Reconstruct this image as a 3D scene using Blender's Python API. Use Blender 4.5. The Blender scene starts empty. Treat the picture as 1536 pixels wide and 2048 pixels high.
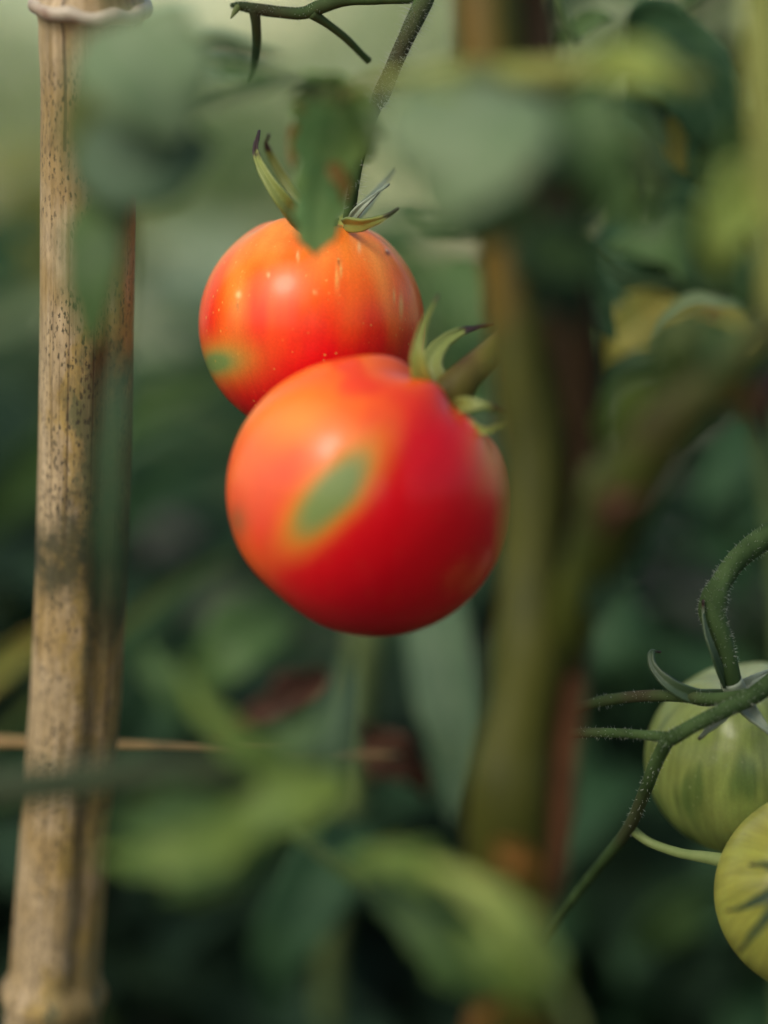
import bpy, bmesh, math, random
from mathutils import Vector, Matrix, noise
R = math.radians
random.seed(7)
scene = bpy.context.scene
col = scene.collection

# ------------------------------------------------------------------ camera, sky, sun, exposure
PITCH = R(11.0)
CAMZ = 0.85
LENS = 85.0
FWD = Vector((0, math.cos(PITCH), -math.sin(PITCH)))
UP = Vector((0, math.sin(PITCH), math.cos(PITCH)))
RT = Vector((1, 0, 0))
EYE = Vector((0, 0, CAMZ))
cam = bpy.data.cameras.new('camera')
cam.lens = LENS; cam.sensor_fit = 'VERTICAL'; cam.sensor_height = 36.0; cam.sensor_width = 27.0
cam.clip_start = 0.02; cam.clip_end = 2000
cam.dof.use_dof = True; cam.dof.focus_distance = 0.603; cam.dof.aperture_fstop = 3.2
cam.dof.aperture_blades = 0
camo = bpy.data.objects.new('camera', cam); col.objects.link(camo)
camo.location = EYE; camo.rotation_euler = (math.pi/2 - PITCH, 0, 0)
scene.camera = camo

SUN_EL, SUN_AZ = R(46), R(222)        # azimuth clockwise from +Y : behind the camera, to the left
world = bpy.data.worlds.new('World'); scene.world = world; world.use_nodes = True
nt = world.node_tree; nt.nodes.clear()
wo = nt.nodes.new('ShaderNodeOutputWorld'); bg = nt.nodes.new('ShaderNodeBackground')
sky = nt.nodes.new('ShaderNodeTexSky'); sky.sky_type = 'NISHITA'; sky.sun_disc = False
sky.sun_elevation = SUN_EL; sky.sun_rotation = SUN_AZ; sky.air_density = 1.0; sky.dust_density = 5.0; sky.ozone_density = 0.6
bg.inputs[1].default_value = 0.15
nt.links.new(sky.outputs[0], bg.inputs[0]); nt.links.new(bg.outputs[0], wo.inputs[0])
sun = bpy.data.lights.new('sun', 'SUN'); sun.energy = 0.95; sun.angle = R(20); sun.color = (1.0, 0.95, 0.87)
suno = bpy.data.objects.new('sun', sun); col.objects.link(suno)
sd = Vector((math.sin(SUN_AZ)*math.cos(SUN_EL), math.cos(SUN_AZ)*math.cos(SUN_EL), math.sin(SUN_EL)))
suno.rotation_euler = sd.to_track_quat('Z', 'Y').to_euler(); suno.location = (0, 0, 5)
scene.view_settings.view_transform = 'Standard'; scene.view_settings.look = 'None'
scene.view_settings.gamma = 1.0; scene.view_settings.exposure = 0.14
scene.render.engine = 'CYCLES'

# ------------------------------------------------------------------ helpers
K = 36.0 / LENS / 2048.0        # metres per photo pixel at one metre

def P(x, y, d):
    return EYE + FWD*d + RT*((x-768)*K*d) + UP*(-(y-1024)*K*d)

def tag(o, label=None, cat=None, group=None, kind=None):
    if label: o['label'] = label
    if cat: o['category'] = cat
    if group: o['group'] = group
    if kind: o['kind'] = kind
    return o

def thing(name, label, cat, loc, group=None):
    o = bpy.data.objects.new(name, None); col.objects.link(o)
    o.location = loc; o.empty_display_size = 0.01
    return tag(o, label, cat, group)

def absloc(p):
    v = Vector(p.location)
    while p.parent: p = p.parent; v += p.location
    return v

def obj(name, me, mat, parent=None, smooth=True):
    o = bpy.data.objects.new(name, me); col.objects.link(o)
    if mat and not me.materials: me.materials.append(mat)
    if smooth:
        for p in me.polygons: p.use_smooth = True
    if parent:
        off = absloc(parent); me.transform(Matrix.Translation(-off)); o.parent = parent
    return o

def mesh(name, verts, faces, uvs=None, cols=None):
    me = bpy.data.meshes.new(name); me.from_pydata([tuple(v) for v in verts], [], faces); me.update()
    if uvs:
        ul = me.uv_layers.new(name='UVMap')
        for lp in me.loops: ul.data[lp.index].uv = uvs[lp.vertex_index]
    if cols:
        ca = me.color_attributes.new('tint', 'FLOAT_COLOR', 'POINT')
        for i, c in enumerate(cols): ca.data[i].color = (c[0], c[1], c[2], 1)
    return me

def spline(pts, n):
    """Catmull-Rom through tuples of any length, n samples"""
    pts = [tuple(p) for p in pts]
    if len(pts) == 2:
        return [tuple(a+(b-a)*i/(n-1) for a, b in zip(*pts)) for i in range(n)]
    q = [tuple(2*a-b for a, b in zip(pts[0], pts[1]))] + pts + [tuple(2*a-b for a, b in zip(pts[-1], pts[-2]))]
    m = len(pts)-1; out = []
    for i in range(n):
        t = i/(n-1)*m; k = min(int(t), m-1); u = t-k
        a, b, c, d = q[k], q[k+1], q[k+2], q[k+3]
        out.append(tuple(0.5*((2*B)+(C-A)*u+(2*A-5*B+4*C-D)*u*u+(-A+3*B-3*C+D)*u**3) for A, B, C, D in zip(a, b, c, d)))
    return out

def path(pix, n=24):
    """pix: (x, y, d, width_px) -> list of (Vector, radius)"""
    s = spline(pix, n)
    return [(P(x, y, d), max(w, 1)*K*d*0.5) for x, y, d, w in s]

def tube_data(pr, seg=14, rough=0.0, seed=0, squash=1.0, tip=False):
    V, F, U = [], [], []
    n = len(pr); L = 0
    ref = Vector((0.3, -1, 0.1)).normalized()
    for i, (p, r) in enumerate(pr):
        a = pr[max(i-1, 0)][0]; b = pr[min(i+1, n-1)][0]
        t = (b-a).normalized()
        s = t.cross(ref)
        if s.length < 1e-3: s = t.cross(Vector((1, 0, 0)))
        s.normalize(); u = s.cross(t).normalized(); ref = u
        if i: L += (p-pr[i-1][0]).length
        for k in range(seg+1):
            A = 2*math.pi*k/seg
            dirv = s*math.cos(A)+u*math.sin(A)*squash
            rr = r*(1+rough*noise.noise(Vector((math.cos(A)*1.5, math.sin(A)*1.5, L/max(pr[0][1], .002)*0.35))+Vector((seed, seed*2, 0))))
            V.append(p+dirv*rr); U.append((k/seg, L*40))
    W = seg+1
    for i in range(n-1):
        for k in range(seg):
            F.append((i*W+k, i*W+k+1, (i+1)*W+k+1, (i+1)*W+k))
    V.append(pr[0][0]); U.append((0, 0)); c0 = len(V)-1
    V.append(pr[-1][0]); U.append((0, 1)); c1 = len(V)-1
    for k in range(seg):
        F.append((c0, k+1, k)); F.append((c1, (n-1)*W+k, (n-1)*W+k+1))
    return V, F, U

def join(*datas):
    V, F, U = [], [], []
    for v, f, u in datas:
        o = len(V); V += v; U += u; F += [tuple(i+o for i in q) for q in f]
    return V, F, U

def tube(name, pix, mat, parent, n=28, seg=14, rough=0.06, seed=0, extra=()):
    ds = [tube_data(path(pix, n), seg, rough, seed)]
    for e in extra: ds.append(tube_data(path(e, max(10, n//2)), max(8, seg-4), rough, seed+3))
    V, F, U = join(*ds)
    return obj(name, mesh(name, V, F, U), mat, parent)

def hairs(pix, mat, parent, count, ln, seed=0, thick=0.00006, n=60):
    rnd = random.Random(seed); pr = path(pix, n); V, F = [], []
    for _ in range(count):
        i = rnd.randrange(n-1); f = rnd.random()
        p = pr[i][0].lerp(pr[i+1][0], f); r = pr[i][1]
        t = (pr[i+1][0]-pr[i][0]).normalized()
        q = Vector((rnd.gauss(0, 1), rnd.gauss(0, 1), rnd.gauss(0, 1))); q = (q-t*q.dot(t)).normalized()
        l = ln*rnd.uniform(.35, 1.2)
        bend = t*rnd.gauss(0, .35) + Vector((rnd.gauss(0, .2), rnd.gauss(0, .2), rnd.gauss(0, .2)))
        side = q.cross(t).normalized()*thick
        a = p+q*r*.95; m = a+(q+bend*.3)*l*.5; e = m+(q+bend).normalized()*l*.5
        o = len(V)
        up2 = t*thick
        V += [a-side, a+side, a+up2*1.2, m-side*.7, m+side*.7, m+up2*.8, e]
        F += [(o, o+1, o+4, o+3), (o+1, o+2, o+5, o+4), (o+2, o, o+3, o+5), (o+3, o+4, o+6), (o+4, o+5, o+6), (o+5, o+3, o+6)]
    return obj('hairs', mesh('hairs', V, F), mat, parent, False)

def leaf_data(pts3, widths, tilt=0, fold=0.25, lobes=0, lob=0.22, seed=0, cup=0.0, wav=0.06, n=40, m=10, base=0.0, facing=None, prof=None):
    """pts3: midrib control points (Vector).  widths: full width at the widest (metres).  Ovate outline, lobed edge."""
    mid = [Vector(s) for s in spline([tuple(p) for p in pts3], n)]
    V, F, U = [], [], []
    rnd = random.Random(seed); ph = rnd.random()*10
    for i, p in enumerate(mid):
        t = i/(n-1)
        tg = (mid[min(i+1, n-1)]-mid[max(i-1, 0)]).normalized()
        nv = facing.copy() if facing is not None else (EYE-p).normalized()
        nv = (nv-tg*nv.dot(tg)).normalized()
        nv = Matrix.Rotation(R(tilt), 3, tg) @ nv
        sd_ = tg.cross(nv).normalized()
        if prof:
            x = t*(len(prof)-1); k = min(int(x), len(prof)-2); u_ = x-k; u_ = u_*u_*(3-2*u_)
            w = prof[k]*(1-u_)+prof[k+1]*u_
        else:
            w = (math.sin(math.pi*min(1, t**0.62)))**0.85 if t < 1 else 0
            w = max(w, base*(1-t))
        for k in range(m+1):
            s = k/m*2-1
            lf = 1.0
            if lobes:
                z = (t*lobes + (0.5 if s > 0 else 0.0)+ph*0.1) % 1.0
                saw = z if z < .75 else (1-z)*3
                lf = 1-lob+lob*1.6*saw + 0.05*noise.noise(Vector((t*14, s*2, ph)))
            ww = widths*0.5*w*(1+(lf-1)*abs(s)**1.5)
            wave = wav*widths*noise.noise(Vector((t*3.2+ph, s*1.8, ph)))*1.6
            off = fold*ww*abs(s) - cup*ww*(s*s)
            V.append(p + sd_*(ww*s) + nv*(off+wave*abs(s)))
            U.append((k/m, t))
    W = m+1
    for i in range(n-1):
        for k in range(m):
            F.append((i*W+k, i*W+k+1, (i+1)*W+k+1, (i+1)*W+k))
    return V, F, U

def leaf(name, pix, wpx, mat, parent, label=None, thick=0.0005, **kw):
    """pix: (x, y, d) along the midrib, base to tip"""
    d = sum(p[2] for p in pix)/len(pix)
    V, F, U = leaf_data([P(*p) for p in pix], wpx*K*d, **kw)
    o = obj(name, mesh(name, V, F, U), mat, parent)
    sm = o.modifiers.new('thickness', 'SOLIDIFY'); sm.thickness = thick; sm.offset = 0
    if label: o['label'] = label
    return o

# ------------------------------------------------------------------ materials
class NT:
    def __init__(s, name):
        s.m = bpy.data.materials.new(name); s.m.use_nodes = True; s.t = s.m.node_tree; s.t.nodes.clear()
        s.out = s.n('ShaderNodeOutputMaterial')
    def n(s, ty, **kw):
        o = s.t.nodes.new(ty)
        for k, v in kw.items(): setattr(o, k, v)
        return o
    def l(s, a, b): s.t.links.new(a, b)
    def mix(s, fac, a, b, mode='MIX'):
        x = s.n('ShaderNodeMix', data_type='RGBA', blend_type=mode)
        for sock, v in ((x.inputs[0], fac), (x.inputs[6], a), (x.inputs[7], b)):
            if isinstance(v, (int, float)): sock.default_value = v
            elif isinstance(v, (tuple, list)): sock.default_value = (*v[:3], 1)
            else: s.l(v, sock)
        return x.outputs[2]
    def math(s, op, a, b=0.0, clamp=False):
        x = s.n('ShaderNodeMath', operation=op, use_clamp=clamp)
        for sock, v in ((x.inputs[0], a), (x.inputs[1], b)):
            if isinstance(v, (int, float)): sock.default_value = v
            else: s.l(v, sock)
        return x.outputs[0]
    def noise(s, vec, scale, detail=3, rough=0.55):
        x = s.n('ShaderNodeTexNoise'); x.inputs['Scale'].default_value = scale
        x.inputs['Detail'].default_value = detail; x.inputs['Roughness'].default_value = rough
        if vec is not None: s.l(vec, x.inputs['Vector'])
        return x.outputs['Fac']
    def ramp(s, fac, stops):
        x = s.n('ShaderNodeValToRGB'); e = x.color_ramp.elements
        e[0].position, e[0].color = stops[0][0], (*stops[0][1], 1)
        e[1].position, e[1].color = stops[-1][0], (*stops[-1][1], 1)
        for p, c in stops[1:-1]:
            q = e.new(p); q.color = (*c, 1)
        s.l(fac, x.inputs[0]); return x.outputs[0]
    def coord(s, which='Object', scale=(1, 1, 1)):
        tc = s.n('ShaderNodeTexCoord'); mp = s.n('ShaderNodeMapping'); mp.inputs['Scale'].default_value = scale
        s.l(tc.outputs[which], mp.inputs[0]); return mp.outputs[0]
    def bump(s, h, strength=0.3, dist=0.0005):
        b = s.n('ShaderNodeBump'); b.inputs['Strength'].default_value = strength; b.inputs['Distance'].default_value = dist
        s.l(h, b.inputs['Height']); return b.outputs[0]
    def bsdf(s, colr, rough=0.5, normal=None, **kw):
        b = s.n('ShaderNodeBsdfPrincipled')
        if isinstance(colr, (tuple, list)): b.inputs['Base Color'].default_value = (*colr, 1)
        else: s.l(colr, b.inputs['Base Color'])
        if isinstance(rough, (int, float)): b.inputs['Roughness'].default_value = rough
        else: s.l(rough, b.inputs['Roughness'])
        if normal is not None: s.l(normal, b.inputs['Normal'])
        for k, v in kw.items(): b.inputs[k.replace('_', ' ')].default_value = v
        return b
    def done(s, sh): s.l(sh, s.out.inputs[0]); return s.m

BLACK = (0, 0, 0)
def leaf_mat(name, c1, c2, vein, blotch=None, blotch_at=0.6, transl=0.35, rough=0.5, scale=60):
    t = NT(name); v = t.coord('Object')
    f = t.noise(v, scale, 4)
    f2 = t.ramp(f, [(0.36, (0, 0, 0)), (0.64, (1, 1, 1))])
    c = t.mix(f2, c1, c2)
    tc = t.n('ShaderNodeTexCoord'); sp = t.n('ShaderNodeSeparateXYZ'); t.l(tc.outputs['UV'], sp.inputs[0])
    u = t.math('ABSOLUTE', t.math('SUBTRACT', sp.outputs[0], 0.5))
    side = t.math('ABSOLUTE', t.math('SUBTRACT', t.math('FRACT', t.math('SUBTRACT', t.math('MULTIPLY', sp.outputs[1], 9.0), t.math('MULTIPLY', u, 3.2))), 0.5))
    sv = t.math('LESS_THAN', side, 0.045); mv = t.math('LESS_THAN', u, 0.022)
    vm = t.math('MAXIMUM', sv, mv)
    c = t.mix(t.math('MULTIPLY', vm, 0.6), c, vein)
    if blotch:
        bf = t.ramp(t.noise(v, scale*0.9, 3), [(blotch_at, (0, 0, 0)), (blotch_at+.08, (1, 1, 1))])
        c = t.mix(bf, c, blotch)
    bm = t.bump(t.math('ADD', t.noise(v, 900, 2), t.math('MULTIPLY', vm, -0.8)), 0.4, 0.0004)
    b = t.bsdf(c, rough, bm, Specular_IOR_Level=.22)
    tr = t.n('ShaderNodeBsdfTranslucent'); t.l(t.mix(1.0, c, (1.25, 1.35, 0.55), 'MULTIPLY'), tr.inputs[0])
    mx = t.n('ShaderNodeMixShader'); mx.inputs[0].default_value = transl
    t.l(b.outputs[0], mx.inputs[1]); t.l(tr.outputs[0], mx.inputs[2])
    return t.done(mx.outputs[0])

M = {}
M['leaf'] = leaf_mat('leaf_mid_green', (.055, .115, .035), (.09, .17, .05), (.14, .22, .09))
M['leaf_dark'] = leaf_mat('leaf_dark_green', (.02, .062, .028), (.035, .09, .036), (.06, .12, .06), transl=.3, rough=.65)
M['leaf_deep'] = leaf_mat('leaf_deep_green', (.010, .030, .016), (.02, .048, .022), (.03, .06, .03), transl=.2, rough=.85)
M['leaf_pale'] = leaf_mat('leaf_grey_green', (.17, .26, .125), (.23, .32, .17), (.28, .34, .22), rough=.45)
M['leaf_olive'] = leaf_mat('leaf_olive', (.06, .10, .025), (.10, .14, .035), (.14, .18, .07))
M['leaf_teal'] = leaf_mat('leaf_teal_green', (.07, .13, .07), (.10, .17, .09), (.14, .2, .12), rough=.6)
M['leaf_fresh'] = leaf_mat('leaf_fresh_green', (.10, .18, .035), (.18, .26, .05), (.22, .3, .1), transl=.4)
M['leaf_lime'] = leaf_mat('leaf_lime_green', (.28, .37, .07), (.40, .47, .13), (.3, .38, .15), transl=.4)
M['leaf_yellow'] = leaf_mat('leaf_yellowed', (.28, .30, .07), (.36, .30, .06), (.4, .4, .15), blotch=(.32, .14, .03), blotch_at=.6, transl=.4)
M['leaf_spotted'] = leaf_mat('leaf_spotted', (.12, .25, .09), (.21, .32, .09), (.2, .3, .12), blotch=(.28, .15, .03), blotch_at=.66, scale=70)
M['leaf_char'] = leaf_mat('leaf_blackened', (.012, .009, .007), (.02, .012, .01), (.03, .02, .015), transl=.05, rough=.9)
M['leaf_brown'] = leaf_mat('leaf_dried', (.03, .013, .008), (.07, .028, .014), (.14, .08, .04), transl=.15, rough=.7)
M['leaf_amber'] = leaf_mat('leaf_amber', (.14, .10, .02), (.20, .11, .015), (.2, .15, .05), transl=.3, rough=.6)
M['leaf_orange'] = leaf_mat('leaf_withered_orange', (.30, .15, .03), (.22, .10, .02), (.35, .2, .06), transl=.3, rough=.6)

def stem_mat(name, c1, c2, c3=None, rough=.5, sc=(14, 14, 3), s=1.0, t3=.6):
    t = NT(name); v = t.coord('Object', sc)
    c = t.mix(t.ramp(t.noise(v, 9*s, 4), [(.38, (0, 0, 0)), (.62, (1, 1, 1))]), c1, c2)
    if c3:
        v2 = t.coord('Object', (1, 1, .5))
        c = t.mix(t.ramp(t.noise(v2, 22*s, 3), [(t3-.08, (0, 0, 0)), (t3+.06, (1, 1, 1))]), c, c3)
    bm = t.bump(t.noise(v, 60*s, 3), .35, .0004)
    b = t.bsdf(c, rough, bm, Specular_IOR_Level=.2)
    return t.done(b.outputs[0])
M['stem_main'] = stem_mat('main_stem_skin', (.034, .040, .005), (.062, .066, .008), (.14, .075, .008), t3=.6)
M['stem_branch'] = stem_mat('branch_skin', (.028, .040, .008), (.058, .072, .012), (.04, .024, .010), t3=.6)
M['stem_green'] = stem_mat('green_stem', (.05, .09, .03), (.085, .135, .045))
M['stem_dark'] = stem_mat('dark_stem', (.018, .032, .012), (.03, .045, .016))
M['stem_olive'] = stem_mat('olive_pedicel', (.13, .14, .02), (.2, .19, .03), (.08, .035, .015), t3=.5)
M['stem_truss'] = stem_mat('truss_stem', (.03, .06, .016), (.055, .10, .03), (.05, .035, .02), t3=.62, rough=.8)
M['stem_behind'] = stem_mat('rear_stem', (.07, .10, .035), (.1, .14, .05))
M['stem_yellow'] = stem_mat('yellow_stem', (.17, .2, .045), (.22, .24, .06))
M['stem_lightgreen'] = stem_mat('light_green_stem', (.16, .22, .07), (.2, .26, .09))
M['stem_dry'] = stem_mat('dry_stem', (.016, .011, .005), (.035, .02, .007), (.17, .07, .022), rough=.95, t3=.6)
M['stem_rust'] = stem_mat('rusty_stem', (.05, .024, .010), (.14, .058, .022), (.03, .018, .008), rough=.95, t3=.6)
M['stem_stick'] = stem_mat('thin_stick_skin', (.2, .14, .06), (.3, .2, .08))
t = NT('stem_hair'); hb = t.bsdf((.55, .6, .5), .4); tr = t.n('ShaderNodeBsdfTranslucent'); tr.inputs[0].default_value = (.6, .65, .55, 1)
mx = t.n('ShaderNodeMixShader'); mx.inputs[0].default_value = .5; t.l(hb.outputs[0], mx.inputs[1]); t.l(tr.outputs[0], mx.inputs[2])
M['hair'] = t.done(mx.outputs[0])

def sepal_mat(name, c1, c2, tip, tip_at=.72):
    t = NT(name); tc = t.n('ShaderNodeTexCoord'); sp = t.n('ShaderNodeSeparateXYZ'); t.l(tc.outputs['UV'], sp.inputs[0])
    v = t.coord('Object')
    c = t.mix(t.noise(v, 180, 3), c1, c2)
    y = t.math('ADD', sp.outputs[1], t.math('MULTIPLY', t.math('SUBTRACT', t.noise(v, 400, 2), .5), .25))
    c = t.mix(t.ramp(y, [(tip_at-.03, (0, 0, 0)), (tip_at+.05, (1, 1, 1))]), c, tip)
    b = t.bsdf(c, .5, t.bump(t.noise(v, 1500, 2), .4, .0003), Subsurface_Weight=.0)
    return t.done(b.outputs[0])
M['sepal'] = sepal_mat('sepal_green', (.14, .19, .035), (.22, .26, .06), (.03, .014, .01))
M['sepal_plain'] = sepal_mat('sepal_plain', (.22, .27, .04), (.3, .33, .06), (.12, .1, .03), .93)
M['sepal_grey'] = sepal_mat('sepal_grey', (.2, .26, .16), (.3, .36, .26), (.1, .09, .05), .95)
M['sepal_dark'] = sepal_mat('sepal_dark', (.03, .06, .025), (.05, .09, .035), (.03, .014, .01), .9)

def fruit_mat(name, rough=.32, speck=(.75, .42, .1), speck_amt=.5, streak=.12):
    t = NT(name)
    at = t.n('ShaderNodeAttribute'); at.attribute_name = 'tint'
    v = t.coord('Object'); u = t.coord('UV', (46, 3, 1))
    s1 = t.ramp(t.noise(u, 1.0, 4, .6), [(.35, (1-streak,)*3), (.65, (1+streak*.8,)*3)])
    c = t.mix(1.0, at.outputs['Color'], s1, 'MULTIPLY')
    g = t.ramp(t.noise(v, 1600, 2), [(.3, (.93,)*3), (.7, (1.05,)*3)])
    c = t.mix(1.0, c, g, 'MULTIPLY')
    vo = t.n('ShaderNodeTexVoronoi'); vo.inputs['Scale'].default_value = 420; t.l(v, vo.inputs['Vector'])
    sp = t.math('MULTIPLY', t.math('LESS_THAN', vo.outputs['Distance'], .16), t.ramp(t.noise(v, 70, 2), [(.45, (0, 0, 0)), (.6, (1, 1, 1))]))
    c = t.mix(t.math('MULTIPLY', sp, speck_amt), c, speck)
    # a few pale scars
    sc = t.ramp(t.noise(t.coord('UV', (60, 14, 1)), 1.0, 3, .7), [(.735, (0, 0, 0)), (.76, (1, 1, 1))])
    c = t.mix(t.math('MULTIPLY', sc, .35), c, (.6, .4, .16))
    bm = t.bump(t.noise(v, 250, 3), .06, .0006)
    b = t.bsdf(c, rough, bm, Subsurface_Weight=.15, Subsurface_Scale=.005, Coat_Weight=.16, Coat_Roughness=.15, Specular_IOR_Level=.25)
    b.inputs['Subsurface Radius'].default_value = (1.0, .35, .12)
    return t.done(b.outputs[0])
M['ripe_skin'] = fruit_mat('ripe_tomato_skin', streak=.06)
M['ripe_skin_plain'] = fruit_mat('ripe_tomato_skin_plain', streak=.04, speck_amt=.12)
M['green_skin'] = fruit_mat('green_tomato_skin', .33, (.3, .36, .14), .5, .22)

# ------------------------------------------------------------------ ground and distance
def ground():
    V, F = [], []
    xs = [-400, -60, -20, -10, -6, -4] + [-3+i*.15 for i in range(41)] + [4, 6, 10, 20, 60, 400]
    ys = [-400, -60, -10, -3] + [-1+i*.15 for i in range(60)] + [8.5, 9.5, 11, 13, 16, 20, 26, 34, 44, 60, 90, 400, 1200]
    for y in ys:
        for x in xs:
            z = 0
            if abs(x) < 4 and -2 < y < 9: z = .05*noise.noise(Vector((x*1.5, y*1.5, 0)))+.03*noise.noise(Vector((x*6, y*6, 3)))
            if y > 7: z += (min(y, 60)-7)**1.15*.11  # slope added so the far ground faces the sun and looks brighter
            V.append((x, y, z))
    W = len(xs)
    for j in range(len(ys)-1):
        for i in range(W-1): F.append((j*W+i, j*W+i+1, (j+1)*W+i+1, (j+1)*W+i))
    t = NT('ground'); v = t.coord('Object')
    soil = t.mix(t.noise(v, 14, 5), (.022, .022, .012), (.05, .055, .03))
    grass = t.mix(t.ramp(t.noise(v, .7, 4), [(.4, (0, 0, 0)), (.6, (1, 1, 1))]), (.34, .47, .29), (.62, .60, .32))
    sp = t.n('ShaderNodeSeparateXYZ'); t.l(v, sp.inputs[0])
    y = t.math('ADD', sp.outputs[1], t.math('MULTIPLY', t.noise(v, 1.2, 3), 1.2))
    c = t.mix(t.ramp(t.math('MULTIPLY', y, .1), [(.55, (0, 0, 0)), (1.0, (1, 1, 1))]), soil, grass)
    b = t.bsdf(c, .9, t.bump(t.noise(v, 25, 6), 1, .02))
    tag(obj('ground', mesh('ground', V, F), t.done(b.outputs[0])), kind='structure')
ground()

def foliage_mass(name, fn, n, size, mat, label, cat, kind=None, parent=None, seed=1):
    rnd = random.Random(seed); V, F, U = [], [], []
    for _ in range(n):
        p, s = fn(rnd)
        a = Vector((rnd.gauss(0, 1), rnd.gauss(0, 1), rnd.gauss(0, .5))).normalized()
        b = a.cross(Vector((rnd.gauss(0, 1), rnd.gauss(0, 1), rnd.gauss(0, 1)))).normalized()
        c = a.cross(b); l = size*s*rnd.uniform(.7, 1.3); w = l*.45
        o = len(V)
        V += [p, p+a*l*.35+b*w*.5+c*w*.15, p+a*l*.75+b*w*.35, p+a*l, p+a*l*.75-b*w*.35, p+a*l*.35-b*w*.5+c*w*.15]
        U += [(.5, 0), (1, .35), (.9, .75), (.5, 1), (.1, .75), (0, .35)]
        F += [(o, o+1, o+2, o+3), (o, o+3, o+4, o+5)]
    o = obj(name, mesh(name, V, F, U), mat, parent)
    if not parent: tag(o, label, cat, kind=kind)
    return o

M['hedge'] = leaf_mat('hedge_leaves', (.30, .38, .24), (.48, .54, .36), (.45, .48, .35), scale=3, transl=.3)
def hedge_fn(r):
    x = r.uniform(-7, 7); z = r.uniform(0, 1)
    h = .55+.15*math.sin(x*1.3)+.12*math.sin(x*3.1+1)
    yy = 10+r.uniform(-.5, .5)+.5*(z**2); return Vector((x, yy, z*h+(yy-7)**1.15*.11)), 1
foliage_mass('hedge', hedge_fn, 9000, .16, M['hedge'], 'pale blurred mass of greenery far behind the plants', 'hedge', 'stuff')

def shrub(x, y, w, h, mt, label, seed):
    z0 = (y-7)**1.15*.11 if y > 7 else 0
    def fn(r):
        a = r.uniform(0, 2*math.pi); q = r.random()**.5; zz = r.random()
        k = math.sqrt(max(0, 1-zz*zz))
        return Vector((x+w*q*k*math.cos(a), y+w*q*k*math.sin(a), z0+h*zz)), 1
    t = thing('shrub', label, 'shrub', (x, y, z0), 'blurred shrubs beyond the plants')
    foliage_mass('foliage', fn, 900, .09, M[mt], None, None, parent=t, seed=seed)
    V, F, U = tube_data([(Vector((x, y, z0-.05)), .02), (Vector((x+.02, y, z0+h*.5)), .012), (Vector((x, y, z0+h*.8)), .005)], 8)
    o = obj('stem', mesh('stem', V, F, U), M['stem_green'], t)
    for o in t.children:
        pass
for a in [(-.95, 5.6, .35, .22, 'leaf_teal', 'dark soft shrub in the distance at the left edge, beside the cane', 51),
          (-.62, 8.8, .45, .42, 'leaf_pale', 'green shrub in the distance just right of the top of the cane', 52),
          (-.35, 5.0, .28, .22, 'leaf_pale', 'low grey green shrub far behind the rear red tomato', 53),
          (-1.1, 7.8, .28, .35, 'leaf_yellow', 'yellowish shrub far off at the upper left edge', 54),
          (.12, 6.2, .35, .30, 'leaf_pale', 'grey green shrub far behind the top of the thick stem', 55),
          (.85, 6.5, .6, .8, 'leaf', 'large green shrub far off at the upper right', 56)]: shrub(*a)

# plants standing behind
def stem_point(base, top, t, bow): return base.lerp(top, t)+Vector((bow*math.sin(t*math.pi), 0, 0))

def back_plant(x, y, h, mat, label, n_leaf=16, spread=.28, size=.13, seed=0, lobes=4):
    rnd = random.Random(seed)
    base = Vector((x, y, 0)); top = Vector((x+rnd.uniform(-.06, .06), y+rnd.uniform(-.05, .05), h))
    root = thing('tomato_plant', label, 'plant', base, 'tomato plants behind the fruit')
    n = 14
    pr = [(stem_point(base, top, i/(n-1), .03), .008*(1-.6*i/(n-1))) for i in range(n)]
    V, F, U = tube_data(pr, 8, .05, seed)
    obj('stem', mesh('stem', V, F, U), M['stem_green'], root)
    for k in range(n_leaf):
        t = .12+.86*k/(n_leaf-1); a = k*2.4+rnd.uniform(-.4, .4)
        p = stem_point(base, top, t, .03)
        out = Vector((math.cos(a), math.sin(a), 0)); s = spread*(1-.45*t)*rnd.uniform(.8, 1.25)
        mid = p+out*s*.55+Vector((0, 0, .07)); end = p+out*s+Vector((0, 0, -.06*rnd.random()))
        ds = [tube_data([(p, .003), (mid, .0025), (end, .0015)], 6)]
        pts = [Vector(q) for q in spline([tuple(p), tuple(mid), tuple(end)], 12)]
        for j, (q, side) in enumerate(((4, 1), (4, -1), (7, 1), (7, -1), (9, 1), (9, -1), (11, 0))):
            b0 = pts[q]; dv = out if side == 0 else (out*.5+Vector((-out.y, out.x, 0))*side).normalized()
            ln = size*rnd.uniform(.7, 1.15)*(1.2 if side == 0 else 1)
            e = b0+dv*ln+Vector((0, 0, -ln*rnd.uniform(.1, .6)))
            m_ = b0.lerp(e, .5)+Vector((0, 0, ln*.12))
            ds.append(leaf_data([b0, m_, e], ln*.55, fold=.2, lobes=lobes, seed=seed*50+j+k, n=12, m=4, facing=Vector((0, -.15, 1)), wav=.12))
        V, F, U = join(*ds)
        obj('leaf', mesh('leaf', V, F, U), mat, root)
    return root

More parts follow.
